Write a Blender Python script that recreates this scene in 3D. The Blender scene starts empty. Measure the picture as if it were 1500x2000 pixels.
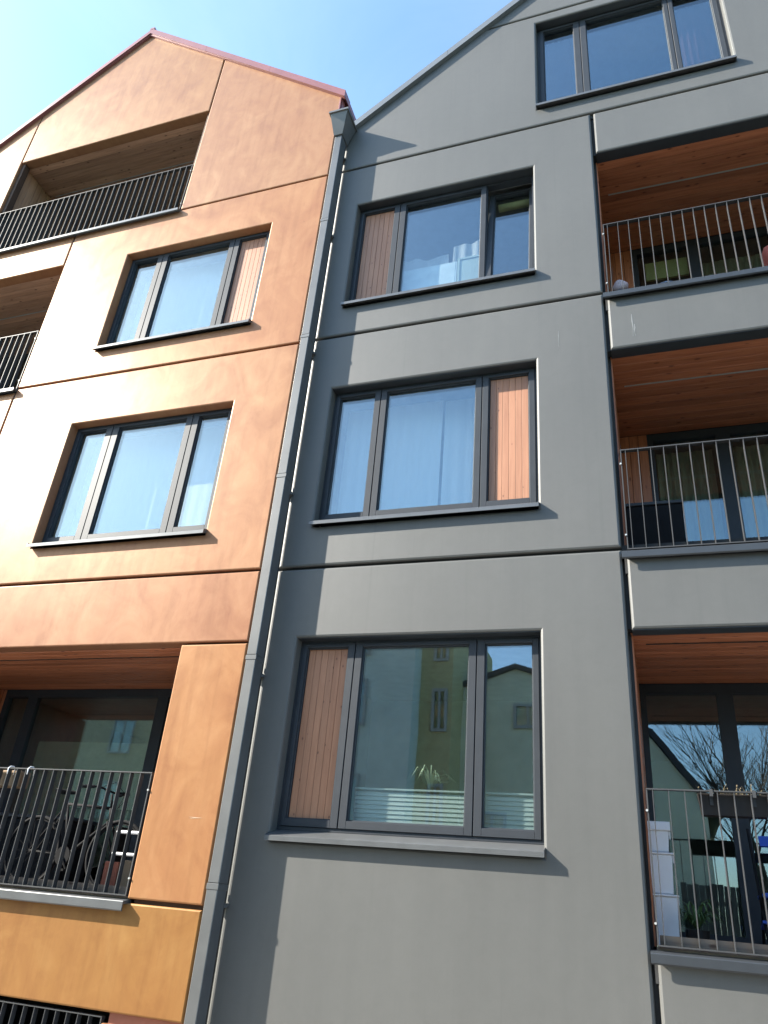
import bpy, bmesh, math, random
from mathutils import Vector, Matrix
from mathutils.geometry import tessellate_polygon
R = math.radians
random.seed(7)
scene = bpy.context.scene
COL = scene.collection

# ------------------------------------------------------------------ camera, sky, sun, exposure
CAM_Y = -6.3627                       # facade plane is y = 0, x to the right, z = 0 at eye height
pitch, yaw, roll = R(27.808), R(20.756), R(5.253)
fwd = Vector((-math.sin(yaw)*math.cos(pitch), math.cos(yaw)*math.cos(pitch), math.sin(pitch)))
rgt0 = Vector((math.cos(yaw), math.sin(yaw), 0)); up0 = rgt0.cross(fwd)
rgt = math.cos(roll)*rgt0 + math.sin(roll)*up0
upv = -math.sin(roll)*rgt0 + math.cos(roll)*up0
cam_data = bpy.data.cameras.new('camera'); cam = bpy.data.objects.new('camera', cam_data); COL.objects.link(cam)
cam_data.sensor_fit = 'VERTICAL'; cam_data.sensor_height = 36.0
cam_data.lens = 1478.6/2000*36.0
cam_data.clip_start = 0.05; cam_data.clip_end = 3000
m = Matrix((rgt, upv, -fwd)).transposed().to_4x4(); m.translation = (0, CAM_Y, 0)
cam.matrix_world = m
scene.camera = cam

SUN = Vector((2.5, 1.0, -1.76)).normalized()          # the way the light travels
to_sun = -SUN
elev = math.asin(to_sun.z); azim = math.atan2(to_sun.x, to_sun.y)
world = bpy.data.worlds.new('World'); scene.world = world; world.use_nodes = True
wn = world.node_tree.nodes; wl = world.node_tree.links
sky = wn.new('ShaderNodeTexSky'); sky.sky_type = 'NISHITA'; sky.sun_disc = False
sky.sun_elevation = elev; sky.sun_rotation = azim
sky.air_density = 1.0; sky.dust_density = 1.5; sky.ozone_density = 1.8; sky.altitude = 50
wn['Background'].inputs['Strength'].default_value = 0.125
wb = wn.new('ShaderNodeMix'); wb.data_type = 'RGBA'; wb.blend_type = 'MULTIPLY'; wb.inputs[0].default_value = 1.0
wb.inputs[7].default_value = (.84, 1.0, 1.06, 1)                     # the camera's cool white balance
wl.new(sky.outputs[0], wb.inputs[6])
tcw = wn.new('ShaderNodeTexCoord'); mpw = wn.new('ShaderNodeMapping'); mpw.inputs['Scale'].default_value = (1.0, 1.0, 3.2); mpw.inputs['Rotation'].default_value = (0, .35, .5)
wl.new(tcw.outputs['Generated'], mpw.inputs['Vector'])
cir = wn.new('ShaderNodeTexNoise'); cir.inputs['Scale'].default_value = 1.9; cir.inputs['Detail'].default_value = 7; cir.inputs['Roughness'].default_value = .6; cir.inputs['Distortion'].default_value = .9
wl.new(mpw.outputs[0], cir.inputs['Vector'])
cmr = wn.new('ShaderNodeMapRange'); cmr.inputs['From Min'].default_value = .46; cmr.inputs['From Max'].default_value = .78; cmr.inputs['To Max'].default_value = .11
wl.new(cir.outputs['Fac'], cmr.inputs['Value'])
cmx = wn.new('ShaderNodeMix'); cmx.data_type = 'RGBA'; cmx.inputs[7].default_value = (3.4, 3.7, 3.9, 1)
wl.new(cmr.outputs[0], cmx.inputs[0]); wl.new(wb.outputs[2], cmx.inputs[6]); wl.new(cmx.outputs[2], wn['Background'].inputs['Color'])
sun_data = bpy.data.lights.new('sun', 'SUN'); sun_data.energy = 5.0; sun_data.angle = R(0.5)
sun_data.color = (1.0, 0.935, 0.83)
sun = bpy.data.objects.new('sun', sun_data); COL.objects.link(sun)
sun.rotation_euler = SUN.to_track_quat('-Z', 'Y').to_euler(); sun.location = (-20, -10, 25)
scene.view_settings.view_transform = 'Standard'; scene.view_settings.look = 'None'
scene.view_settings.exposure = 1.95; scene.view_settings.gamma = 1.0
scene.view_settings.use_curve_mapping = False
scene.render.engine = 'CYCLES'
scene.cycles.max_bounces = 10; scene.cycles.transparent_max_bounces = 16
scene.cycles.use_denoising = True

GROUND = -1.75

# ------------------------------------------------------------------ helpers
class MB:
    def __init__(s): s.v = []; s.f = []
    def add(s, vs, fs):
        o = len(s.v); s.v += [tuple(v) for v in vs]; s.f += [tuple(i+o for i in f) for f in fs]; return s
    def box(s, x0, x1, y0, y1, z0, z1):
        return s.add([(x0,y0,z0),(x1,y0,z0),(x1,y1,z0),(x0,y1,z0),(x0,y0,z1),(x1,y0,z1),(x1,y1,z1),(x0,y1,z1)],
              [(0,3,2,1),(4,5,6,7),(0,1,5,4),(1,2,6,5),(2,3,7,6),(3,0,4,7)])
    def prism_x(s, prof, x0, x1):            # prof: (y, z) loop
        n = len(prof)
        vs = [(x0,y,z) for y,z in prof]+[(x1,y,z) for y,z in prof]
        fs = [(i,(i+1)%n,n+(i+1)%n,n+i) for i in range(n)]+[tuple(range(n))[::-1], tuple(range(n,2*n))]
        return s.add(vs, fs)
    def prism_y(s, prof, y0, y1):            # prof: (x, z) loop
        n = len(prof)
        vs = [(x,y0,z) for x,z in prof]+[(x,y1,z) for x,z in prof]
        fs = [(i,(i+1)%n,n+(i+1)%n,n+i) for i in range(n)]+[tuple(range(n))[::-1], tuple(range(n,2*n))]
        return s.add(vs, fs)
    def frustum(s, c, z0, z1, r0, r1, n=16):
        vs = [(c[0]+r*math.cos(2*math.pi*i/n), c[1]+r*math.sin(2*math.pi*i/n), z) for r,z in ((r0,z0),(r1,z1)) for i in range(n)]
        fs = [(i,(i+1)%n,n+(i+1)%n,n+i) for i in range(n)]+[tuple(range(n))[::-1], tuple(range(n,2*n))]
        return s.add(vs, fs)
    def tube(s, pts, r, n=6, closed=False):
        pts = [Vector(p) for p in pts]; N = len(pts); o = len(s.v)
        rs = r if isinstance(r, (list, tuple)) else [r]*N
        ref = Vector((0,0,1))
        for i, p in enumerate(pts):
            a = pts[(i-1) % N] if (closed or i > 0) else p
            b = pts[(i+1) % N] if (closed or i < N-1) else p
            t = (b-a).normalized()
            if abs(t.dot(ref)) > .95: ref = Vector((1,0,0)) if abs(t.x) < .9 else Vector((0,1,0))
            u = t.cross(ref).normalized(); w = t.cross(u)
            ref = -w if w.dot(ref) < 0 else w
            for k in range(n):
                q = 2*math.pi*k/n; s.v.append(tuple(p+(u*math.cos(q)+ref*math.sin(q))*rs[i]))
        for i in range(N if closed else N-1):
            j = (i+1) % N
            for k in range(n):
                s.f.append((o+i*n+k, o+i*n+(k+1)%n, o+j*n+(k+1)%n, o+j*n+k))
        if not closed:
            s.f.append(tuple(o+k for k in range(n))[::-1]); s.f.append(tuple(o+(N-1)*n+k for k in range(n)))
        return s
    def mesh(s, name, mat, smooth=False, bevel=0):
        me = bpy.data.meshes.new(name); me.from_pydata(s.v, [], s.f)
        bm = bmesh.new(); bm.from_mesh(me)
        bmesh.ops.recalc_face_normals(bm, faces=bm.faces[:])
        if bevel:
            bmesh.ops.bevel(bm, geom=bm.edges[:], offset=bevel, segments=1, affect='EDGES', clamp_overlap=True)
        bm.to_mesh(me); bm.free()
        if mat: me.materials.append(mat)
        if smooth:
            for p in me.polygons: p.use_smooth = True
        return me
    def build(s, name, mat, parent=None, **k):
        return place(name, s.mesh(name, mat, **k), parent)

WORLD_OF = {}
def place(name, me, parent=None, mw=None):
    o = bpy.data.objects.new(name, me); COL.objects.link(o)
    WORLD_OF[o.name] = mw.copy() if mw else Matrix.Identity(4)
    if parent:
        o.parent = parent; o.matrix_parent_inverse = WORLD_OF[parent.name].inverted()
    if mw: o.matrix_basis = mw
    return o
def thing(name, loc, label, cat, group=None):
    o = place(name, None, None, Matrix.Translation(loc)); o.empty_display_size = .2
    return tag(o, label, cat, group)
def tag(o, label, cat, group=None):
    o['label'] = label; o['category'] = cat
    if group: o['group'] = group
    return o
def structure(o): o['kind'] = 'structure'; return o

def offset_loop(L, c):                        # moves a loop to its left by c (into the material)
    n = len(L); out = []
    for i in range(n):
        p0, p1, p2 = Vector(L[i-1]), Vector(L[i]), Vector(L[(i+1) % n])
        a = (p1-p0).normalized(); b = (p2-p1).normalized()
        na = Vector((-a.y, a.x)); nb = Vector((-b.y, b.x))
        k = (na+nb); k = k/max(k.length_squared, 1e-6)*2
        out.append(tuple(p1+k*c))
    return out
def ccw(L):
    a = sum(L[i-1][0]*L[i][1]-L[i][0]*L[i-1][1] for i in range(len(L)))
    return L if a > 0 else L[::-1]
def rect(x0, x1, z0, z1): return [(x0,z0),(x1,z0),(x1,z1),(x0,z1)]
def panel(parent, mat, outer, holes=(), y0=0.0, thick=.16, c=None, name='wall_panel', tone=(1,1,1)):
    """a facade panel: front face with openings, softly rounded arrises, reveals, back"""
    if c is None: c = .022 if mat.name.startswith('grey') else .014
    loops = [ccw(list(outer))]+[ccw(list(h))[::-1] for h in holes]
    b = MB(); front = []; back = []
    for L in loops:
        rings = [(offset_loop(L, c), y0), (offset_loop(L, .293*c), y0+.293*c), (L, y0+c), (L, y0+thick)]
        ids = []
        for pts, y in rings:
            ids.append(list(range(len(b.v), len(b.v)+len(pts)))); b.v += [(x, y, z) for x, z in pts]
        n = len(L)
        for r0, r1 in zip(ids, ids[1:]):
            for i in range(n): b.f.append((r0[i], r0[(i+1) % n], r1[(i+1) % n], r1[i]))
        front.append(ids[0]); back.append(ids[-1])
    for grp in (front, back):
        flat = [i for g in grp for i in g]
        tris = tessellate_polygon([[Vector((b.v[i][0], b.v[i][2], 0)) for i in g] for g in grp])
        for t in tris: b.f.append(tuple(flat[i] for i in t))
    o = b.build(name, mat, parent); o.color = (*tone, 1); return o

# ------------------------------------------------------------------ materials
def new_mat(name):
    mt = bpy.data.materials.new(name); mt.use_nodes = True
    nt = mt.node_tree; return mt, nt.nodes, nt.links, nt.nodes['Principled BSDF']
def noise(nd, ln, vec, scale, detail=4, rough=.55, dist=0):
    t = nd.new('ShaderNodeTexNoise'); t.inputs['Scale'].default_value = scale
    t.inputs['Detail'].default_value = detail; t.inputs['Roughness'].default_value = rough
    t.inputs['Distortion'].default_value = dist
    ln.new(vec, t.inputs['Vector']); return t
def mapping(nd, ln, vec, scale, rot=(0,0,0)):
    mp = nd.new('ShaderNodeMapping'); mp.inputs['Scale'].default_value = scale; mp.inputs['Rotation'].default_value = rot
    ln.new(vec, mp.inputs['Vector']); return mp.outputs[0]
def ramp(nd, ln, fac, stops):
    r = nd.new('ShaderNodeValToRGB'); e = r.color_ramp.elements
    while len(e) < len(stops): e.new(.5)
    for k, (p, c) in enumerate(stops):
        e[k].position = p; e[k].color = (*c, 1) if len(c) == 3 else c
    ln.new(fac, r.inputs['Fac']); return r.outputs['Color']
def mix(nd, ln, fac, a, b, mode='MIX'):
    x = nd.new('ShaderNodeMix'); x.data_type = 'RGBA'; x.blend_type = mode
    for sock, val in ((x.inputs['Factor'], fac), (x.inputs['A'], a), (x.inputs['B'], b)):
        if hasattr(val, 'is_linked') or hasattr(val, 'links'): ln.new(val, sock)
        elif isinstance(val, tuple): sock.default_value = (*val, 1)
        else: sock.default_value = val
    return x.outputs['Result']
# Mix has several sockets named alike; pick the colour ones
def mixc(nd, ln, fac, a, b, mode='MIX'):
    x = nd.new('ShaderNodeMix'); x.data_type = 'RGBA'; x.blend_type = mode
    fi, ai, bi, ro = x.inputs[0], x.inputs[6], x.inputs[7], x.outputs[2]
    for sock, val in ((fi, fac), (ai, a), (bi, b)):
        if isinstance(val, bpy.types.NodeSocket): ln.new(val, sock)
        elif isinstance(val, tuple): sock.default_value = (*val, 1)
        else: sock.default_value = val
    return ro
def bump(nd, ln, bsdf, height, strength, dist=.01):
    bp = nd.new('ShaderNodeBump'); bp.inputs['Strength'].default_value = strength; bp.inputs['Distance'].default_value = dist
    ln.new(height, bp.inputs['Height']); ln.new(bp.outputs[0], bsdf.inputs['Normal'])
def geo_pos(nd): return nd.new('ShaderNodeNewGeometry').outputs['Position']

def simple(name, col, rough=.5, metal=0., var=.12, spec=.5, bumps=.0, scale=6):
    mt, nd, ln, b = new_mat(name)
    p = geo_pos(nd); n = noise(nd, ln, p, scale, 5)
    lo = tuple(c*(1-var) for c in col); hi = tuple(min(1, c*(1+var)) for c in col)
    ln.new(ramp(nd, ln, n.outputs['Fac'], [(.3, lo), (.7, hi)]), b.inputs['Base Color'])
    b.inputs['Roughness'].default_value = rough; b.inputs['Metallic'].default_value = metal
    b.inputs['Specular IOR Level'].default_value = spec
    if bumps:
        n2 = noise(nd, ln, p, 120, 3); bump(nd, ln, b, n2.outputs['Fac'], bumps, .004)
    return mt

def make_copper():
    mt, nd, ln, b = new_mat('copper_glaze_plaster')
    p = geo_pos(nd)
    n1 = noise(nd, ln, mapping(nd, ln, p, (1, 1, .8)), .55, 6, .62, .6)
    n2 = noise(nd, ln, mapping(nd, ln, p, (1, 1, .75)), 2.1, 7, .68, 1.2)
    n3 = noise(nd, ln, mapping(nd, ln, p, (7, 1, .45)), 1.3, 4, .6, .3)      # brushed, running downwards
    c1 = ramp(nd, ln, n1.outputs['Fac'], [(.3, (.250,.108,.052)), (.5, (.275,.130,.064)), (.7, (.288,.148,.069))])
    c2 = ramp(nd, ln, n2.outputs['Fac'], [(.28, (.215,.094,.055)), (.5, (.275,.132,.066)), (.72, (.330,.178,.090))])
    c = mixc(nd, ln, .5, c1, c2)
    st = ramp(nd, ln, n3.outputs['Fac'], [(.3, (.82,.78,.78)), (.52, (1,1,1)), (.75, (1.0,1.0,.96))])
    c = mixc(nd, ln, .6, c, st, 'MULTIPLY')
    sp = nd.new('ShaderNodeTexVoronoi'); sp.inputs['Scale'].default_value = 2.4; ln.new(p, sp.inputs['Vector'])
    spot = ramp(nd, ln, sp.outputs['Distance'], [(.012, (.6,.6,.6)), (.03, (1,1,1))])
    c = mixc(nd, ln, .5, c, spot, 'MULTIPLY')
    n4 = noise(nd, ln, mapping(nd, ln, p, (1, 1, .6)), 11, 6, .7, .8)
    c = mixc(nd, ln, .30, c, ramp(nd, ln, n4.outputs['Fac'], [(.3, (.80,.76,.76)), (.5, (1,1,1)), (.7, (1.0,1.0,.95))]), 'MULTIPLY')
    oi = nd.new('ShaderNodeObjectInfo'); c = mixc(nd, ln, 1.0, c, oi.outputs['Color'], 'MULTIPLY')   # each panel's own coat, with some glare painted into the tint
    ln.new(c, b.inputs['Base Color'])
    b.inputs['Specular IOR Level'].default_value = .22; b.inputs['Specular Tint'].default_value = (1, .86, .62, 1)
    b.inputs['Metallic'].default_value = .10
    ln.new(ramp(nd, ln, n2.outputs['Fac'], [(.3, (.36,)*3), (.7, (.47,)*3)]), b.inputs['Roughness'])
    nb = noise(nd, ln, p, 3.2, 4, .5, .4)
    nb2 = noise(nd, ln, mapping(nd, ln, p, (1,1,1.3), (0,.5,0)), 9, 4, .55, 1.0)
    hm = nd.new('ShaderNodeMath'); hm.operation = 'MULTIPLY_ADD'; hm.inputs[1].default_value = .22; ln.new(nb2.outputs['Fac'], hm.inputs[0]); ln.new(nb.outputs['Fac'], hm.inputs[2])
    bump(nd, ln, b, hm.outputs[0], .09, .02)
    return mt
def make_grey():
    mt, nd, ln, b = new_mat('grey_plaster')
    p = geo_pos(nd)
    n1 = noise(nd, ln, mapping(nd, ln, p, (1,1,.5)), .6, 5, .55)
    n2 = noise(nd, ln, mapping(nd, ln, p, (5,1,.35)), 1.2, 4, .6)
    n3 = noise(nd, ln, p, 160, 2, .6)
    c = ramp(nd, ln, n1.outputs['Fac'], [(.3, (.078,.078,.0735)), (.7, (.095,.0945,.089))])
    c = mixc(nd, ln, .6, c, ramp(nd, ln, n2.outputs['Fac'], [(.3, (.90,.90,.91)), (.65, (1,1,1))]), 'MULTIPLY')
    n5 = noise(nd, ln, mapping(nd, ln, p, (16,1,.22)), 1.0, 5, .65, .2)          # rain runs
    c = mixc(nd, ln, .45, c, ramp(nd, ln, n5.outputs['Fac'], [(.26, (.80,.81,.82)), (.42, (1,1,1))]), 'MULTIPLY')
    n6 = noise(nd, ln, p, 9, 6, .7, .6)
    c = mixc(nd, ln, .5, c, ramp(nd, ln, n6.outputs['Fac'], [(.3, (.90,.90,.90)), (.6, (1,1,1))]), 'MULTIPLY')
    c = mixc(nd, ln, .35, c, ramp(nd, ln, n3.outputs['Fac'], [(.3, (.8,.8,.8)), (.7, (1,1,1))]), 'MULTIPLY')
    ln.new(c, b.inputs['Base Color'])
    b.inputs['Roughness'].default_value = .52; b.inputs['Specular IOR Level'].default_value = .45
    nb = noise(nd, ln, p, 260, 2, .6)
    bump(nd, ln, b, nb.outputs['Fac'], .22, .003)
    return mt
def make_wood(name, dark, mid, light, rough=.5, vary=(.80, 1.16), knots=((4.5, 11, 11), .07, .17)):
    mt, nd, ln, b = new_mat(name)
    tc = nd.new('ShaderNodeTexCoord'); oi = nd.new('ShaderNodeObjectInfo')
    sc = nd.new('ShaderNodeVectorMath'); sc.operation = 'SCALE'; sc.inputs[0].default_value = (37, 11, 23)
    ln.new(oi.outputs['Random'], sc.inputs['Scale'])
    ad = nd.new('ShaderNodeVectorMath'); ln.new(tc.outputs['Object'], ad.inputs[0]); ln.new(sc.outputs[0], ad.inputs[1])
    v = ad.outputs[0]
    g = noise(nd, ln, mapping(nd, ln, v, (1.6, 34, 34)), 1.0, 6, .6, .8)
    g2 = noise(nd, ln, mapping(nd, ln, v, (.8, 6, 6)), 1.0, 3, .5)
    c = ramp(nd, ln, g.outputs['Fac'], [(.25, dark), (.5, mid), (.78, light)])
    c = mixc(nd, ln, .6, c, ramp(nd, ln, g2.outputs['Fac'], [(.3, (.72,.68,.66)), (.6, (1,1,1))]), 'MULTIPLY')
    vo = nd.new('ShaderNodeTexVoronoi'); vo.inputs['Scale'].default_value = 1.0; vo.inputs['Randomness'].default_value = 1.0
    ln.new(mapping(nd, ln, v, knots[0]), vo.inputs['Vector'])
    k = ramp(nd, ln, vo.outputs['Distance'], [(knots[1], (.30,.22,.20)), (knots[2], (1,1,1))])
    c = mixc(nd, ln, .9, c, k, 'MULTIPLY')
    hsv = nd.new('ShaderNodeHueSaturation'); ln.new(c, hsv.inputs['Color'])
    mr = nd.new('ShaderNodeMapRange'); mr.inputs['To Min'].default_value, mr.inputs['To Max'].default_value = vary
    ln.new(oi.outputs['Random'], mr.inputs['Value']); ln.new(mr.outputs[0], hsv.inputs['Value'])
    ln.new(hsv.outputs[0], b.inputs['Base Color'])
    b.inputs['Roughness'].default_value = rough
    bump(nd, ln, b, g.outputs['Fac'], .15, .002)
    return mt
def make_glass(name, ior=2.1, tint=(.80,.88,.86), wav=.02):
    mt, nd, ln, b = new_mat(name); nd.remove(b)
    out = nd['Material Output']
    tr = nd.new('ShaderNodeBsdfTransparent'); tr.inputs[0].default_value = (*tint, 1)
    gl = nd.new('ShaderNodeBsdfGlossy'); gl.inputs['Roughness'].default_value = 0.0; gl.inputs[0].default_value = (.80,.94,1,1)
    lw = nd.new('ShaderNodeLayerWeight'); lw.inputs['Blend'].default_value = .5
    pw = nd.new('ShaderNodeMath'); pw.operation = 'POWER'; pw.inputs[1].default_value = 4.0; ln.new(lw.outputs['Facing'], pw.inputs[0])
    fr = nd.new('ShaderNodeMapRange'); fr.inputs['To Min'].default_value = ((ior-1)/(ior+1))**2; ln.new(pw.outputs[0], fr.inputs['Value'])
    n = noise(nd, ln, geo_pos(nd), 1.1, 2, .4)
    bp = nd.new('ShaderNodeBump'); bp.inputs['Strength'].default_value = wav; bp.inputs['Distance'].default_value = .05
    ln.new(n.outputs['Fac'], bp.inputs['Height']); ln.new(bp.outputs[0], gl.inputs['Normal'])
    mx = nd.new('ShaderNodeMixShader'); ln.new(fr.outputs[0], mx.inputs[0]); ln.new(tr.outputs[0], mx.inputs[1]); ln.new(gl.outputs[0], mx.inputs[2])
    ln.new(mx.outputs[0], out.inputs['Surface'])
    return mt
def make_sheer(name, col, alpha=.6):
    mt, nd, ln, b = new_mat(name); nd.remove(b); out = nd['Material Output']
    d = nd.new('ShaderNodeBsdfDiffuse'); d.inputs[0].default_value = (*col, 1)
    t = nd.new('ShaderNodeBsdfTranslucent'); t.inputs[0].default_value = (*col, 1)
    tr = nd.new('ShaderNodeBsdfTransparent')
    m1 = nd.new('ShaderNodeMixShader'); m1.inputs[0].default_value = .35
    ln.new(d.outputs[0], m1.inputs[1]); ln.new(t.outputs[0], m1.inputs[2])
    w = noise(nd, ln, mapping(nd, ln, geo_pos(nd), (90, 90, 4)), 1.0, 2)
    mr = nd.new('ShaderNodeMapRange'); mr.inputs['To Min'].default_value = alpha-.06; mr.inputs['To Max'].default_value = alpha+.06
    ln.new(w.outputs['Fac'], mr.inputs['Value'])
    m2 = nd.new('ShaderNodeMixShader'); ln.new(mr.outputs[0], m2.inputs[0])
    ln.new(tr.outputs[0], m2.inputs[1]); ln.new(m1.outputs[0], m2.inputs[2])
    ln.new(m2.outputs[0], out.inputs['Surface']); return mt

COPPER = make_copper(); GREY = make_grey()
FRAME = simple('anthracite_frame', (.028,.032,.038), .5, 0, .08, spec=.25)
RAIL = simple('dark_steel', (.040,.041,.043), .55, .0, .12, spec=.3)
SILL = simple('grey_coated_sheet', (.105,.108,.11), .34, .35, .10)
DARKSHEET = simple('anthracite_sheet', (.027,.031,.036), .42, .1, .10)
PIPE = simple('slate_grey_sheet', (.094,.096,.096), .42, .25, .12, scale=3)
REDMETAL = simple('red_coated_sheet', (.20,.075,.072), .38, .15, .12, scale=2)
GREYMETAL = simple('grey_roof_sheet', (.13,.14,.15), .42, .2, .10, scale=2)
ALU = simple('pale_aluminium', (.42,.43,.42), .4, .4, .08)
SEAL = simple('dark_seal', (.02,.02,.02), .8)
BROWNSEAL = simple('dark_brown_seal', (.06,.028,.014), .8)
WOOD = make_wood('larch_stain', (.24,.076,.033), (.39,.135,.060), (.49,.185,.085))
WOODHAZE = make_wood('greyed_larch', (.26,.14,.085), (.42,.24,.15), (.52,.31,.20))  # same larch, paled and greyed to paint the haze over the upper-left loggias
WOODP = make_wood('pale_spruce', (.265,.115,.058), (.335,.155,.083), (.375,.182,.10), .5, (.93, 1.07), ((8, 13, 13), .06, .13))
DECK = make_wood('weathered_deck', (.16,.12,.09), (.24,.18,.135), (.30,.24,.18), .7)
GLASS = make_glass('window_glass', 2.1, (.93,.96,.95)); GLASSD = make_glass('door_glass', 2.0, (.85,.90,.88))
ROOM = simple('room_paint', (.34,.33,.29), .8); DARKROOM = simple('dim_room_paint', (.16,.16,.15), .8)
SHEER = make_sheer('sheer_curtain_cloth', (.90,.91,.91), .86)
REDSHEER = make_sheer('dark_curtain_cloth', (.16,.09,.12), .35)
THIN = make_sheer('thin_net_cloth', (.80,.83,.86), .45)
WHITEP = simple('white_plastic', (.74,.75,.77), .4, 0, .04)
BLACKP = simple('black_plastic', (.012,.012,.013), .85, spec=.15)
BLINDM = simple('white_blind', (.22,.27,.26), .5, 0, .04)
YELLOWM = simple('yellow_blind_cloth', (.52,.48,.22), .8)
CLAY = simple('terracotta', (.30,.09,.05), .8); CARD = simple('brown_cardboard', (.22,.15,.09), .85)
BLUEP = simple('blue_cloth', (.02,.07,.36), .7); NAVY = simple('navy_cloth', (.03,.05,.09), .9)
PINKW = simple('pale_pink_fleece', (.60,.48,.50), .95, 0, .2, scale=60); BLUEGREY = simple('blue_grey_cloth', (.22,.27,.36), .9)
REDCLOTH = simple('red_cloth', (.42,.10,.07), .9)
PLANT = simple('plant_green', (.09,.16,.055), .6, 0, .4, scale=14); DRY = simple('dry_plant', (.20,.155,.085), .8, 0, .3, scale=20)
SOIL = simple('soil', (.05,.035,.025), .95); PLANTER = simple('dark_brown_planter', (.012,.009,.008), .6)
ASPHALT = simple('asphalt', (.075,.075,.075), .9, 0, .2, bumps=.4, scale=2)
PAVING = simple('concrete_paving', (.28,.275,.26), .85, 0, .12, bumps=.3, scale=3)
GRASS = simple('lawn', (.07,.10,.03), .95, 0, .3, scale=4)
OCHRE = simple('ochre_render', (.74,.82,.74), .85, 0, .08, scale=1.5); SAGE = simple('pale_green_render', (.84,.84,.62), .85, 0, .08, scale=1.5)
ROOFDARK = simple('dark_roof_sheet', (.05,.05,.055), .6); WHITEPAINT = simple('white_paint', (.46,.47,.44), .5, 0, .03)
BARK = simple('bark', (.10,.08,.065), .9, 0, .3, scale=12)

# ------------------------------------------------------------------ ground
g = MB(); g.box(-400, 400, -400, 400, GROUND-.5, GROUND); structure(g.build('ground', GRASS))
g = MB(); g.box(-60, 60, -12.0, -4.2, GROUND-.3, GROUND+.006); structure(g.build('road', ASPHALT))
g = MB(); g.box(-60, 60, -4.2, -.0, GROUND-.3, GROUND+.12); structure(g.build('pavement', PAVING))

# ------------------------------------------------------------------ building pieces
def board_mesh(name, L, W, T, mat, ch=.004):
    b = MB(); prof = [(-W/2, -T), (W/2, -T), (W/2, -ch), (W/2-ch, 0), (-W/2+ch, 0), (-W/2, -ch)]   # (y, z) along x
    b.prism_x(prof, -L/2, L/2); return b.mesh(name, mat)
M_DOWN = Matrix(((1,0,0),(0,-1,0),(0,0,-1))).to_4x4()                    # long axis x, face down
M_UP = Matrix.Identity(4)
M_FRONT = Matrix(((0,-1,0),(0,0,-1),(1,0,0))).to_4x4()                   # long axis z, face -y
M_SIDE = Matrix(((0,0,1),(0,-1,0),(1,0,0))).to_4x4()                     # long axis z, face +x
def boards(parent, me, mats):
    for k in mats: place('board', me, parent, k)
def at(mx, x, y, z): k = mx.copy(); k.translation = (x, y, z); return k

def ring(b, x0, x1, z0, z1, w, y0, y1):
    """a mitre-free rectangular ring of four bars"""
    wl, wr, wb, wt = w if isinstance(w, tuple) else (w,)*4
    b.box(x0, x0+wl, y0, y1, z0, z1); b.box(x1-wr, x1, y0, y1, z0, z1)
    b.box(x0+wl, x1-wr, y0, y1, z0, z0+wb); b.box(x0+wl, x1-wr, y0, y1, z1-wt, z1)

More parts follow.
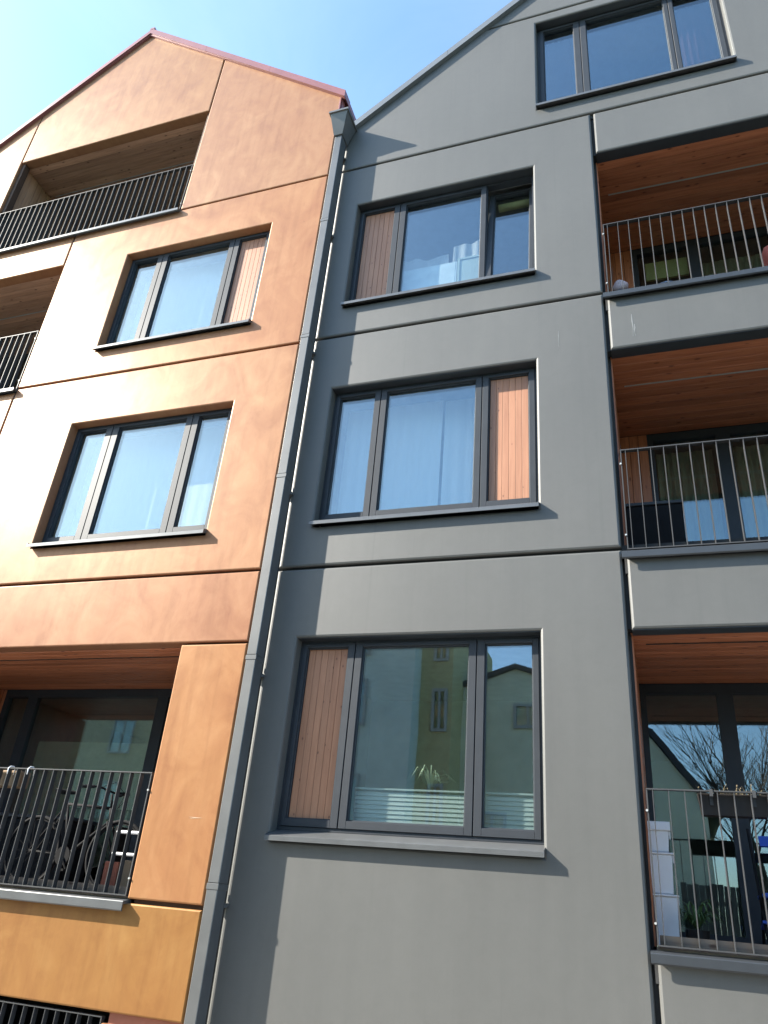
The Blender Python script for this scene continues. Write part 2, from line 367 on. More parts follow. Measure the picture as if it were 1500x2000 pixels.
def window(bld, x0, x1, z0, z1, panes, Y=.125, sill=True, head=False, tilt=None, room=ROOM, label=None):
    """panes: (xa, xb, 'glass'|'wood') clear openings; z0 = bottom of the opening in the wall"""
    zf = z0+.10                                                # frame foot, behind the sill
    b = MB(); ring(b, x0+.001, x1-.001, zf, z1-.001, (.032,.032,.03,.03), Y, Y+.09)
    bounds = []
    for i in range(len(panes)-1):
        c = (panes[i][1]+panes[i+1][0])/2; bounds.append(c)
        b.box(c-.006, c+.006, Y+.012, Y+.08, zf+.03, z1-.031)
    w = b.build('window', FRAME, bld)
    if label: w['label'] = label
    edges = [x0+.034]+bounds+[x1-.034]
    zb, zt = z0+.195, z1-.068                                  # clear pane height
    for i, (xa, xb, kind) in enumerate(panes):
        l = edges[i]+(.005 if i else 0); r = edges[i+1]-(.005 if i < len(panes)-1 else 0)
        b = MB(); ring(b, l, r, zf+.032, z1-.032, (xa-l, r-xb, zb-zf-.032, z1-.032-zt), Y-.012, Y+.07)
        bead = .011
        ring(b, xa-.001, xb+.001, zb-.001, zt+.001, bead, Y+.008, Y+.05)
        tl = tilt == i
        s = b.mesh('sash', FRAME, bevel=.0025)
        mw = None
        if tl:                                                  # hinged at the foot, head leaning into the room
            piv = Matrix.Translation((0, Y, zf+.03)); mw = piv @ Matrix.Rotation(R(-5.5), 4, 'X') @ piv.inverted()
        place('sash', s, w, mw)
        if kind == 'glass':
            g = MB(); g.box(xa+.004, xb-.004, Y+.028, Y+.052, zb+.004, zt-.004)
            place('pane', g.mesh('pane', GLASS), w, mw)
        else:
            n = 6; wd = (xb-xa-.024)/n
            me = board_mesh('board', zt-zb-.022, wd-.002, .018, WOODP, .0025)
            bk = MB(); bk.box(xa+.003, xb-.003, Y+.051, Y+.06, zb+.003, zt-.003); bk.build('board_backing', SEAL, w)
            boards(w, me, [at(M_FRONT, xa+.012+wd*(j+.5), Y+.030, (zb+zt)/2) for j in range(n)])
    if sill:
        b = MB()
        b.prism_x([(Y+.005, z0+.099), (-.062, z0+.036), (-.066, z0+.032), (-.066, z0-.006), (-.060, z0-.006), (-.060, z0+.026), (Y+.005, z0+.087)], x0-.008, x1+.008)
        for xe in (x0-.011, x1+.004):
            b.prism_x([(Y, z0+.112), (-.066, z0+.045), (-.068, z0-.006), (-.045, z0+.0), (Y, z0+.085)], xe, xe+.007)
        b.build('sill', SILL, w)
    if head:
        MB().box(x0+.002, x1-.002, .018, Y-.001, z1-.0045, z1-.0005).build('head_plate', DARKSHEET, w)  # thin dark plate added to darken the underside of the opening
    # the room behind
    rx0, rx1, rz0, rz1, ry0, ry1 = x0-.35, x1+.25, z0-.65, z1+.22, .22, 3.2
    b = MB(); b.add([(rx0,ry0,rz0),(rx1,ry0,rz0),(rx1,ry1,rz0),(rx0,ry1,rz0),(rx0,ry0,rz1),(rx1,ry0,rz1),(rx1,ry1,rz1),(rx0,ry1,rz1)],
          [(0,1,2,3),(4,7,6,5),(1,5,6,2),(2,6,7,3),(3,7,4,0)])
    # front of the room, round the opening
    ring(b, rx0, rx1, rz0, rz1, (x0+.03-rx0, rx1-x1+.03, zf+.03-rz0, rz1-z1+.03), ry0-.004, ry0+.004)
    b.build('room', room, bld)
    return w

def railing(bld, x0, x1, z0, ztop, y=.0, first=.06, pitch=.113, label=None):
    b = MB()
    b.box(x0+.012, x1-.012, y-.002, y+.048, ztop-.010, ztop)
    b.box(x0+.012, x1-.012, y-.002, y+.048, z0, z0+.010)
    b.box(x0+.012, x0+.022, y-.0, y+.046, z0+.01, ztop-.01); b.box(x1-.022, x1-.012, y-.0, y+.046, z0+.01, ztop-.01)
    r = b.build('railing', RAIL, bld)
    me = MB().box(-.0032, .0032, 0, .054, z0+.0105, ztop-.0105).mesh('baluster', RAIL)
    x = x0+first
    while x < x1-.05:
        place('baluster', me, r, Matrix.Translation((x, y, 0))); x += pitch
    bolt = MB().frustum((0, 0), -.010, .006, .009, .009, 8).mesh('bolt', ALU)
    mb = Matrix.Rotation(R(90), 4, 'X')
    for xx in (x0+.010, x1-.010):
        for zz in (z0+.14, ztop-.16):
            place('bolt', bolt, r, at(mb, xx, y-.008, zz))
    return r

def loggia(bld, x0, x1, z0, z1, D=1.67, left_boards=True, glass_x0=None, mull=(), strip_y=.55, wallmat=None, floor=True, strip_mat=ALU, WOOD=WOOD):
    # recess walls, floor slab, ceiling slab
    zc = z1+.004
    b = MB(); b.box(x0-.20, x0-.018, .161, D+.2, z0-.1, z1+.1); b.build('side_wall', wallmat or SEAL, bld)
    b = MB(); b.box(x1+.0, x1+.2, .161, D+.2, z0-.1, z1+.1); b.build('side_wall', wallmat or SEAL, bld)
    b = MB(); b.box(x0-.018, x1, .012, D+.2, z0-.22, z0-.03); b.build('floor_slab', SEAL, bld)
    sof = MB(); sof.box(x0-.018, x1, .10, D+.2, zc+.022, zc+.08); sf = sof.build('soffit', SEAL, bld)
    n = int((D-.165)/.118); wd = (D-.165)/n
    me = board_mesh('board', x1-x0+.016, wd-.004, .02, WOOD)
    ys = [.163+wd*(j+.5) for j in range(n)]
    js = min(range(n), key=lambda j: abs(ys[j]-strip_y))
    boards(sf, me, [at(M_DOWN, (x0+x1-.016)/2, yy, zc+.0) for yy in ys])
    yS = ys[js]+wd/2
    MB().box(x0+.10, x1-.1, yS-.009, yS+.009, zc-.006, zc+.012).build('ceiling_channel', strip_mat, sf)
    # deck
    nd_ = int((D-.06)/.14); wd = (D-.06)/nd_
    fl = MB().box(x0, x1, .05, D, z0-.028, z0-.022).build('floor', SEAL, bld)
    me = board_mesh('board', x1-x0-.01, wd-.006, .02, DECK)
    boards(fl, me, [at(M_UP, (x0+x1)/2, .055+wd*(j+.5), z0) for j in range(nd_)])
    MB().box(x0+.03, x1-.03, .062, .085, z0+.001, z0+.075).build('deck_edge', DECK, bld)
    # left wall boards
    if left_boards:
        n = int((D-.17)/.13); wd = (D-.17)/n
        sw = MB().box(x0-.017, x0-.012, .165, D-.002, z0, z1).build('side_lining', SEAL, bld)
        me = board_mesh('board', z1-z0-.004, wd-.004, .012, WOOD)
        boards(sw, me, [at(M_SIDE, x0, .168+wd*(j+.5), (z0+z1)/2) for j in range(n)])
    # back: boards up to glass_x0, glazing beyond
    gx = glass_x0 if glass_x0 is not None else x0
    bw = MB()
    if gx-x0 > .05:
        bw.box(x0, gx, D+.012, D+.05, z0, z1); bo = bw.build('back_wall', SEAL, bld)
        n = max(1, round((gx-x0)/.105)); wd = (gx-x0)/n
        me = board_mesh('board', z1-z0-.004, wd-.004, .02, WOOD)
        boards(bo, me, [at(M_FRONT, x0+wd*(j+.5), D-.008, (z0+z1)/2) for j in range(n)])
    b = MB(); fz0, fz1 = z0+.02, z1-.0
    ring(b, gx, x1, fz0, fz1, (.07,.07,.10,.095), D, D+.08)
    xs = [gx+.07]
    for mx_ in mull:
        b.box(mx_-.075, mx_+.075, D+.002, D+.078, fz0+.10, fz1-.095); xs += [mx_-.075, mx_+.075]
    xs.append(x1-.07)
    w = b.build('window', FRAME, bld)
    for a, c in zip(xs[::2], xs[1::2]):
        MB().box(a-.002, c+.002, D+.034, D+.056, fz0+.098, fz1-.093).build('pane', GLASSD, w)
    ry0, ry1 = D+.1, D+4
    b = MB(); b.add([(gx,ry0,z0),(x1,ry0,z0),(x1,ry1,z0),(gx,ry1,z0),(gx,ry0,z1),(x1,ry0,z1),(x1,ry1,z1),(gx,ry1,z1)],
          [(0,1,2,3),(4,7,6,5),(1,5,6,2),(2,6,7,3),(3,7,4,0)]); b.build('room', DARKROOM, bld)
    return sf
def fascia(bld, x0, x1, z0, z1, mat=SILL, p=.062):
    """folded metal edge under a railing"""
    b = MB(); b.prism_x([(.055, z1+.012), (-p, z1-.006), (-p-.004, z1-.012), (-p-.004, z0+.004), (-p+.006, z0-.006), (-p+.012, z0-.006), (-p+.012, z1-.03), (.055, z1-.02)], x0, x1)
    return b.build('edge_flashing', mat, bld)

# ================================================================== the copper coloured building
OR = thing('apartment_building', (-8.05, 0, GROUND), 'copper orange gabled apartment block left of the downpipe', 'building', 'gabled apartment blocks')
XR = -3.72; XL = -12.38; RX = -8.05
def oz(x): return 14.505-.838*abs(x-RX)               # underside of the roof at the wall
panel(OR, COPPER, [(-10.04,11.485),(-6.152,11.485),(-6.152,oz(-6.152)),(RX,oz(RX)),(-10.04,oz(-10.04))], tone=(.94,1.0,1.06))
panel(OR, COPPER, [(-6.128,9.118),(XR,9.118),(XR,oz(XR)),(-6.128,oz(-6.128))], tone=(.96,1.03,1.18))
panel(OR, COPPER, [(XL,9.118),(-10.064,9.118),(-10.064,oz(-10.064)),(XL,oz(XL))])
W_O1 = (-6.865, -4.475, 6.50, 8.36); W_O2 = (-6.86, -4.475, 3.49, 5.295)
panel(OR, COPPER, rect(-8.05, XR, 6.072, 9.088), [rect(*W_O1)], tone=(1.0,1.0,1.05))
panel(OR, COPPER, rect(XL, -8.074, 8.44, 9.088))
panel(OR, COPPER, rect(-8.05, XR, 3.046, 6.042), [rect(*W_O2)], tone=(.96,.99,1.08))
panel(OR, COPPER, rect(XL, -8.074, 3.046, 5.99))
panel(OR, COPPER, rect(XL, XR, 2.262, 3.016), tone=(.89,.86,.95))
panel(OR, COPPER, rect(-4.475, XR, -.070, 2.238), tone=(.98,.95,.85))
panel(OR, COPPER, rect(XL, -8.3, -.07, 2.238))
panel(OR, COPPER, rect(XL, XR, -.905, -.105), tone=(.82,.82,.56))
panel(OR, COPPER, rect(-4.475, XR, GROUND-.3, -.985))
# the carcass behind the joints
b = MB()
for x0_, x1_, z0_, z1_ in ((-6.2,-6.08,9.0,12.8),(-10.1,-9.98,9.2,12.6),(XL,XR,5.99,6.10),(XL,XR,2.98,3.07),(XL,XR,9.02,9.14),(-4.44,XR,2.2,2.29),(-4.44,XR,-.13,-.04),(-8.12,-8.03,3.1,6.0),(-8.12,-8.03,8.45,9.05)):
    b.box(x0_+.01, x1_-.01, .045, .155, z0_, z1_)
b.build('joint_backing', BROWNSEAL, OR)
MB().box(-4.44, XR-.004, .05, .155, -1.05, -.88).build('joint_backing', simple('red_brown_render', (.30,.11,.07), .7), OR)
MB().box(XR-.09, XR-.012, .165, 9.0, GROUND-.3, oz(XR)-.02).build('side_wall', simple('brown_render', (.22,.10,.05), .8), OR)
b = MB(); b.box(XR-.02, XR+.012, -.004, .35, 9.95, oz(XR)+.12); b.box(XR+.014, XR+.030, .02, .10, 9.98, oz(XR)-.02)
b.build('corner_flashing', REDMETAL, OR, bevel=.006)

window(OR, *W_O1, [(-6.795,-6.385,'glass'),(-6.205,-5.18,'glass'),(-5.015,-4.59,'wood')])
window(OR, *W_O2, [(-6.785,-6.375,'glass'),(-6.18,-5.178,'glass'),(-5.0,-4.59,'glass')])
loggia(OR, -10.05, -6.14, 9.10, 11.485, left_boards=True, glass_x0=-9.6, mull=(-8.6,-7.5), strip_y=.75, WOOD=WOODHAZE)
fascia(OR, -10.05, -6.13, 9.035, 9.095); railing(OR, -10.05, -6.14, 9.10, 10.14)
loggia(OR, -12.0, -8.06, 6.05, 8.44, left_boards=True, glass_x0=-11.6, mull=(-10.6,-9.5), strip_y=.75, WOOD=WOODHAZE)
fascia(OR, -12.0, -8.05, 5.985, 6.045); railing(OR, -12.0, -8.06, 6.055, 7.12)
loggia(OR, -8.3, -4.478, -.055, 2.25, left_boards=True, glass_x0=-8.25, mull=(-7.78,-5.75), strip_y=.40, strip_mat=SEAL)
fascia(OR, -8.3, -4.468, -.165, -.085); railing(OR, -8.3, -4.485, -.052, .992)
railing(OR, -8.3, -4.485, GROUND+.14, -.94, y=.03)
b = MB(); b.add([(-8.3,.16,GROUND),(-4.48,.16,GROUND),(-4.48,3,GROUND),(-8.3,3,GROUND),(-8.3,.16,-.9),(-4.48,.16,-.9),(-4.48,3,-.9),(-8.3,3,-.9)], [(0,1,2,3),(4,7,6,5),(1,5,6,2),(2,6,7,3),(3,7,4,0)])
b.build('cellar', SEAL, OR)
def roof(bld, rx, half, ztop, mat, q=.05, t=.17, depth=11.0, over=.10):
    s = .838; b = MB()
    for sg in (-1, 1):
        xe = rx+sg*(half+over); ze = ztop-s*(half+over)
        prof = [(rx, ztop), (xe, ze), (xe, ze-t*.62), (rx, ztop-t)]
        b.prism_y(prof, -q+.012, depth)
    rf = b.build('roof', mat, bld)
    for sg in (-1, 1):                               # folded verge trims in lengths
        L = half+over; n = 3
        for k in range(n):
            a, c = L*k/n+(.003 if k else 0), L*(k+1)/n
            xa, xc = rx+sg*a, rx+sg*c; za, zc = ztop-s*a, ztop-s*c
            v = MB(); v.prism_y([(xa, za+.022), (xc, zc+.022), (xc, zc-.125), (xa, za-.125)], -q, -q+.011)
            v.prism_y([(xa, za+.026), (xc, zc+.026), (xc, zc+.004), (xa, za+.004)], -q+.0005, .16)
            v.prism_y([(xa, za-.118), (xc, zc-.118), (xc, zc-.128), (xa, za-.128)], -q-.008, .004)
            v.build('verge_trim', mat, rf)
    return rf
rf = roof(OR, RX, 4.36, 14.60, REDMETAL, over=.05)
MB().box(RX-.05, RX+.05, -.05, 10.9, 14.60, 14.66).build('ridge_cap', REDMETAL, rf)

# ================================================================== the grey building
GR = thing('apartment_building', (.82, 0, GROUND), 'dark grey gabled apartment block right of the downpipe', 'building', 'gabled apartment blocks')
GL = -3.51; GRR = 5.15; GX = .82
def gz(x): return 13.53-.836*abs(x-GX)
WX0, WX1 = -3.19, -.86
W_G4 = (WX0, WX1, .47, 2.28); W_G3 = (WX0, WX1, 3.485, 5.28); W_G2 = (WX0, WX1, 6.505, 8.338); W_G1 = (-.79, 1.585, 9.42, 11.37)
panel(GR, GREY, rect(GL, -.138, GROUND-.3, 3.006), [rect(*W_G4)])
panel(GR, GREY, rect(GL, -.138, 3.036, 6.045), [rect(*W_G3)])
panel(GR, GREY, rect(GL, -.138, 6.075, 9.078), [rect(*W_G2)])
def gx_at(z, sg): return GX+sg*(13.53-z)/.836
panel(GR, GREY, [(GL,9.108),(GRR,9.108),(GRR,gz(GRR)),(gx_at(11.545,1),11.545),(gx_at(11.545,-1),11.545),(GL,gz(GL))], [rect(*W_G1)])
panel(GR, GREY, [(gx_at(11.572,-1),11.572),(gx_at(11.572,1),11.572),(GX,13.53)])
BAY = -.100; BR = 3.3
for z0_, z1_ in ((8.335,9.078),(5.28,5.965),(2.268,2.925),(GROUND-.3,-.135)): panel(GR, GREY, rect(BAY, BR, z0_, z1_)); MB().box(BAY+.003, BR-.003, .016, .16, z0_-.005, z0_-.0005).build('underside_shade', DARKSHEET, GR)  # thin dark strips put shade onto the spandrel undersides by colour
panel(GR, GREY, rect(BR+.02, GRR, GROUND-.3, 9.078))
b = MB()
for z_ in (3.02, 6.06, 9.093): b.box(GL+.02, GRR-.02, .05, .155, z_-.05, z_+.05)
b.box(-1.25, 2.9, .05, .155, 11.5, 11.61)
for z0_, z1_ in ((8.36,9.04),(5.30,5.95),(2.29,2.92),(GROUND-.3,-.15)): b.box(-.16, BAY+.03, .06, .155, z0_, z1_)
b.build('joint_backing', SEAL, GR)
MB().box(XR-.0, GL+.05, .13, .25, GROUND-.3, 9.9).build('gap_backing', SEAL, GR)
MB().box(GRR-.1, GRR-.02, .165, 9.0, GROUND-.3, 9.7).build('side_wall', GREY, GR)
window(GR, *W_G4, [(-3.118,-2.69,'wood'),(-2.543,-1.515,'glass'),(-1.37,-.945,'glass')], head=True)
window(GR, *W_G3, [(-3.118,-2.69,'glass'),(-2.546,-1.525,'glass'),(-1.385,-.955,'wood')], head=True)
window(GR, *W_G2, [(-3.125,-2.695,'wood'),(-2.535,-1.53,'glass'),(-1.39,-.94,'glass')], tilt=2, room=DARKROOM, head=True)
window(GR, *W_G1, [(-.70,-.283,'glass'),(-.115,.905,'glass'),(1.02,1.49,'glass')], room=DARKROOM, head=True)
for z0_, z1_, gx_, ml, sy, sm in ((6.035,8.335,.235,(1.02,2.1),.55,ALU),(3.0,5.28,.205,(1.03,2.1),.55,ALU),(-.055,2.268,BAY-.012,(.69,1.9),.40,SEAL)):
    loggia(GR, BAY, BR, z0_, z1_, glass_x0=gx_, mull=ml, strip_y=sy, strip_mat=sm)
    railing(GR, BAY, BR, z0_+.005, z0_+1.05 if z0_ > 0 else .998)
    fascia(GR, BAY-.038, BR, z0_-.10, z0_-.03, DARKSHEET)
rg = roof(GR, GX, 4.30, 13.62, GREYMETAL, over=.02)

# ================================================================== downpipe with rainwater head
DP = thing('downpipe', (-3.54, -.12, GROUND), 'slate grey rectangular downpipe with flared rainwater head between the two blocks', 'downpipe')
px0, px1, py0, py1 = -3.592, -3.487, -.20, -.045
zs = [GROUND+.1, .10, 2.05, 4.05, 5.98, 7.95, 9.62]
for i in range(len(zs)-1):
    b = MB(); b.box(px0, px1, py0, py1, zs[i]+.003, zs[i+1])
    b.build('pipe_section', PIPE, DP, bevel=.006)
    if i:
        b = MB(); ring_z = zs[i]
        b.box(px0-.004, px1+.004, py0-.004, py1+.004, ring_z-.045, ring_z+.002); b.build('collar', PIPE, DP, bevel=.003)
for z_ in (.02, 1.97, 3.97, 5.90, 7.87, 9.4):
    b = MB(); b.box(px0-.008, px1+.010, py1-.012, .03, z_-.09, z_-.055); b.box(px1+.006, px1+.024, -.03, -.012, z_-.085, z_-.06); b.build('bracket', PIPE, DP)
b = MB()
hx0, hx1, hy0, ht, hb = -3.62, -3.375, -.36, 9.93, 9.62       # the head: a tapered box, open on top
T = [(hx0-.02,hy0,ht),(hx1,hy0,ht),(hx1,-.01,ht),(hx0-.02,-.01,ht)]
B = [(px0-.012,py0-.02,hb),(px1+.012,py0-.02,hb),(px1+.012,-.02,hb),(px0-.012,-.02,hb)]
b.add(T+B, [(0,1,5,4),(1,2,6,5),(2,3,7,6),(3,0,4,7),(4,5,6,7)])
b.build('hopper', PIPE, DP)
b = MB(); ring_w = .018
b.box(hx0-.035, hx1+.014, hy0-.014, hy0+.004, ht-.012, ht+.022); b.box(hx1-.004, hx1+.014, hy0+.004, .0, ht-.012, ht+.022); b.box(hx0-.035, hx0-.016, hy0+.004, .0, ht-.012, ht+.022)
b.build('hopper_rim', PIPE, DP)
MB().box(px0+.004, px1-.004, py0+.004, py1-.004, 9.55, 9.66).build('outlet', PIPE, DP)

exec_later = []
# ================================================================== things behind the glass
def curtain(name, x0, x1, y, z0, z1, amp, waves, mat, label, cat='curtain', group=None, ragged=0):
    b = MB(); n = int(waves*8); ph = random.random()*6; vs = []
    pts = []
    for i in range(n+1):
        u = i/n; x = x0+(x1-x0)*u
        w = math.sin(u*waves*2*math.pi+ph)+.45*math.sin(u*waves*3.7+ph*2)
        pts.append((x, y+amp*w))
    for z, k in ((z1, .6), ((z0+z1)/2, .95), (z0, 1.15)):
        for (x, yy) in pts: b.v.append((x+random.uniform(-.004,.004)*k, y+(yy-y)*k, z+(ragged*(.6*math.sin(x*9+ph)+.4*math.sin(x*23)) if z == z1 else 0)))
    for r_ in range(2):
        for i in range(n): a = r_*(n+1)+i; b.f.append((a, a+1, a+n+2, a+n+1))
    o = b.build(name, mat, None, smooth=True); return tag(o, label, cat, group)
curtain('curtain', -6.84, -4.50, .48, 3.25, 5.32, .0022, 15, SHEER, 'white sheer curtain behind the all-glass window of the orange wall')
curtain('curtain', -6.84, -5.08, .48, 6.25, 8.38, .0022, 11, SHEER, 'white sheer curtain behind the upper orange wall window with slatted panel on its right')
curtain('curtain', -3.17, -2.0, .52, 3.25, 5.30, .005, 9, SHEER, 'white sheer curtain, left half of the middle window in the grey wall')
curtain('curtain', -1.98, -1.42, .55, 3.25, 5.30, .006, 4, SHEER, 'white sheer curtain bunched beside the slatted panel of the middle grey-wall window')
curtain('curtain', -.76, -.34, .36, 9.2, 11.4, .03, 5, REDSHEER, 'thin dark curtain at the left end of the topmost window')
curtain('curtain', 1.05, 1.55, .36, 9.2, 11.4, .03, 6, REDSHEER, 'thin reddish curtain at the right end of the topmost window')
curtain('curtain', -2.62, -1.98, .34, 6.9, 7.46, .010, 3, THIN, 'low white crumpled curtain at the foot of the grey-wall window with the open casement', ragged=.05)
curtain('curtain', -1.92, -1.55, .33, 7.05, 7.56, .016, 2.5, THIN, 'bunched white cloth standing above the pale board in the open-casement window', ragged=.03)
b = MB(); b.box(-2.56, -1.86, .30, .315, 6.62, 7.26); b.box(-2.54, -1.88, .297, .30, 6.64, 7.24)
tag(b.build('board', simple('pale_grey_board', (.36,.42,.46), .5)), 'pale grey board leaning inside the foot of the open-casement window', 'board')
b = MB(); ring(b, -1.85, -1.54, 6.62, 7.30, .03, .29, .31); b.box(-1.822, -1.568, .30, .306, 6.648, 7.272)
tag(b.build('picture_frame', BLINDM), 'pale framed panel beside the grey board in the open-casement window', 'frame')
tag(MB().tube([(-1.36,.42,8.20),(-.95,.42,8.20)], .05, 12).build('roller_blind', YELLOWM, smooth=True), 'rolled yellowish blind at the head of the open casement', 'blind')
# blinds at the foot of the lowest window
for x0_, x1_, lab in ((-2.53,-1.52,'white slatted blind along the foot of the wide pane of the lowest window'), (-1.37,-.94,'white slatted blind along the foot of the narrow pane of the lowest window')):
    bl = thing('window_blind', ((x0_+x1_)/2, .24, .6), lab, 'blind', 'blinds in the lowest window')
    for k in range(8):
        z_ = .66+k*.036; s = MB(); s.prism_x([(.240,z_-.016),(.249,z_+.017),(.251,z_+.0165),(.242,z_-.0165)], x0_, x1_); s.build('slat', BLINDM, bl)
    MB().box(x0_, x1_, .228, .258, .945, .96).build('head_rail', BLINDM, bl)
def grass_plant(name, c, n, L, up, mat, label, potr=.09, poth=.14, potmat=CLAY, cat='plant'):
    t = thing(name, c, label, cat)
    MB().frustum(c, c[2], c[2]+poth, potr*.75, potr).build('pot', potmat, t)
    b = MB()
    for i in range(n):
        a = random.uniform(0, 6.283); l = L*random.uniform(.6, 1.1); rise = up*random.uniform(.5, 1.2)
        d = Vector((math.cos(a), math.sin(a)*.7, 0)); side = Vector((-d.y, d.x, 0))*.008
        P0 = Vector((c[0], c[1], c[2]+poth))
        pts = [P0+d*l*u+Vector((0,0,rise*(u*2-u*u*1.7)*l)) for u in (0, .35, .7, 1)]
        w = (1, 1.3, .9, .1)
        vs = []
        for p_, k in zip(pts, w): vs += [p_-side*k, p_+side*k]
        b.add(vs, [(0,1,3,2),(2,3,5,4),(4,5,7,6)])
    b.build('leaves', mat, t); return t
grass_plant('potted_plant', (-1.90, .42, .66), 30, .32, 1.25, simple('pale_leaf', (.24,.30,.20), .6), 'spiky pale potted plant behind the wide pane of the lowest window', potr=.08, poth=.30, potmat=BLACKP)

# ================================================================== things on the balconies of the grey block
G = 'white storage boxes stacked in the lowest right balcony'
def storage_box(z0, h, top, lab, dx=0):
    t = thing('storage_box', (-.02+dx, .5, z0), lab, 'box', G)
    x0_, x1_, y0_, y1_ = -.10+dx, .075+dx, .40, .72
    b = MB(); b.add([(x0_+.012,y0_+.012,z0),(x1_-.012,y0_+.012,z0),(x1_-.012,y1_-.012,z0),(x0_+.012,y1_-.012,z0),(x0_,y0_,z0+h),(x1_,y0_,z0+h),(x1_,y1_,z0+h),(x0_,y1_,z0+h)],
        [(0,3,2,1),(4,5,6,7),(0,1,5,4),(1,2,6,5),(2,3,7,6),(3,0,4,7)])
    b.build('body', WHITEP, t, bevel=.006)
    MB().box(x0_-.004, x1_+.014, y0_-.014, y1_+.012, z0+h, z0+h+top).build('lid', WHITEP, t, bevel=.004)
    MB().box(x1_+.002, x1_+.012, y0_+.08, y0_+.16, z0+h-.05, z0+h).build('clip', WHITEP, t)
storage_box(-.052, .335, .014, 'white plastic storage box at the bottom of the stack of three')
storage_box(.300, .275, .014, 'white plastic storage box in the middle of the stack of three', -.012)
storage_box(.592, .155, .065, 'white plastic storage box with deep lid on top of the stack of three', -.022)
t = thing('planter_box', (.5, .14, .8), 'dark brown planter box hung inside the lowest right railing', 'planter')
b = MB(); b.add([(.30,.075,.835),(.74,.075,.835),(.74,.20,.835),(.30,.20,.835),(.28,.06,.985),(.76,.06,.985),(.76,.22,.985),(.28,.22,.985)], [(0,3,2,1),(0,1,5,4),(1,2,6,5),(2,3,7,6),(3,0,4,7)]); b.build('trough', PLANTER, t)
MB().box(.29, .75, .07, .21, .955, .968).build('soil', SOIL, t)
for xh in (.37, .66):
    b = MB(); b.box(xh-.012, xh+.012, -.006, .066, 1.0, 1.005); b.box(xh-.012, xh+.012, -.006, -.003, .955, 1.0); b.box(xh-.012, xh+.012, .052, .058, .90, 1.0); b.build('hook', RAIL, t)
b = MB()
for i in range(36):
    x_ = random.uniform(.31, .74); y_ = random.uniform(.08, .2); h = random.uniform(.02, .10); dx = random.uniform(-.05, .05); dy = random.uniform(-.05, .03)
    b.tube([(x_, y_, .965), (x_+dx*.5, y_+dy*.5, .965+h*.7), (x_+dx, y_+dy, .965+h)], [.002, .0018, .001], 3)
    if random.random() < .5:
        q = Vector((x_+dx, y_+dy, .965+h)); b.add([q, q+Vector((.008,0,.003)), q+Vector((.005,.003,.009))], [(0,1,2)])
b.build('dry_stems', DRY, t)
grass_plant('potted_plant', (.20, .62, -.052), 60, .26, 1.15, PLANT, 'arching green grass in a dark pot behind the lowest right railing', potr=.09, poth=.13, potmat=PLANTER)
ch = thing('folding_chair', (.95, .75, -.055), 'folding chair with blue cloth at the right of the lowest balcony', 'chair')
for xx in (.68, 1.16):
    MB().tube([(xx,.52,-.04),(xx,1.05,.86)], .011, 8).build('leg', BLACKP, ch); MB().tube([(xx,1.02,-.04),(xx,.58,.36)], .011, 8).build('leg', BLACKP, ch)
b = MB(); b.box(.68, 1.16, .56, .98, .33, .365); b.build('seat', BLUEP, ch, bevel=.01)
b = MB(); b.prism_x([(.98,.72),(1.03,.80),(1.015,.81),(.965,.73)], .75, 1.2); b.build('backrest', BLUEP, ch)
b = MB(); b.prism_x([(.60,.18),(.80,.14),(.80,.12),(.60,.16)], .66, 1.1); b.build('foot_sling', BLUEP, ch)
# middle balcony: a dark cushion box
t = thing('storage_bench', (.16, 1.0, 3.0), 'black box-shaped storage bench in the corner of the middle right balcony', 'bench')
b = MB(); b.box(-.09, .46, .88, 1.40, 3.01, 3.90); b.build('body', BLACKP, t, bevel=.01)
MB().box(-.10, .475, .865, 1.41, 3.902, 3.94).build('lid', RAIL, t, bevel=.006)
# top balcony odds and ends
t = thing('laundry_bag', (.04, .34, 6.035), 'dark blue bag stuffed with pale pink fleece behind the top right railing', 'bag')
def lump(c, r, mat, name, parent=None, seed=1, rough=.12, sub=3):
    bm = bmesh.new(); bmesh.ops.create_icosphere(bm, subdivisions=sub, radius=1)
    rnd = random.Random(seed); k = [Vector((rnd.uniform(-3,3), rnd.uniform(-3,3), rnd.uniform(-3,3))) for _ in range(6)]
    for v in bm.verts:
        d = sum(math.sin(v.co.dot(q)*1.6+q.x*3) for q in k)/6
        v.co = Vector((v.co.x*r[0], v.co.y*r[1], v.co.z*r[2]))*(1+rough*d)+Vector(c)
    me = bpy.data.meshes.new(name); bm.to_mesh(me); bm.free(); me.materials.append(mat)
    for p_ in me.polygons: p_.use_smooth = True
    return place(name, me, parent)
lump((.05,.34,6.19), (.13,.12,.17), NAVY, 'bag', t, 3); lump((.05,.33,6.40), (.085,.08,.09), PINKW, 'fleece', t, 5, .2)
tag(lump((.50,.32,6.17), (.19,.12,.17), BLUEGREY, 'cushion', None, 8, .25), 'crumpled blue-grey cushion behind the top right railing', 'cushion')
tag(lump((1.02,.30,6.17), (.06,.06,.16), REDCLOTH, 'cushion', None, 9, .2), 'small red cushion just showing over the top balcony edge', 'cushion')
tag(lump((1.60,.22,6.34), (.12,.08,.22), REDCLOTH, 'cloth', None, 12, .3), 'orange red cloth at the right end of the top balcony', 'cloth')
b = MB()
for i in range(9):
    a = random.uniform(-1, 1); b.tube([(-.06,.26,6.2),(-.07+a*.02,.24,6.42),(-.06+a*.05,.22,6.55+random.uniform(0,.1))], [.003,.002,.001], 3)
tag(b.build('dry_twigs', BARK), 'thin dark twigs in the left corner of the top right balcony', 'plant')
tag(MB().box(.40, .94, 1.80, 1.83, 7.86, 8.17).build('roller_blind', YELLOWM), 'yellow half-drawn blind behind the glass of the top right balcony', 'blind')

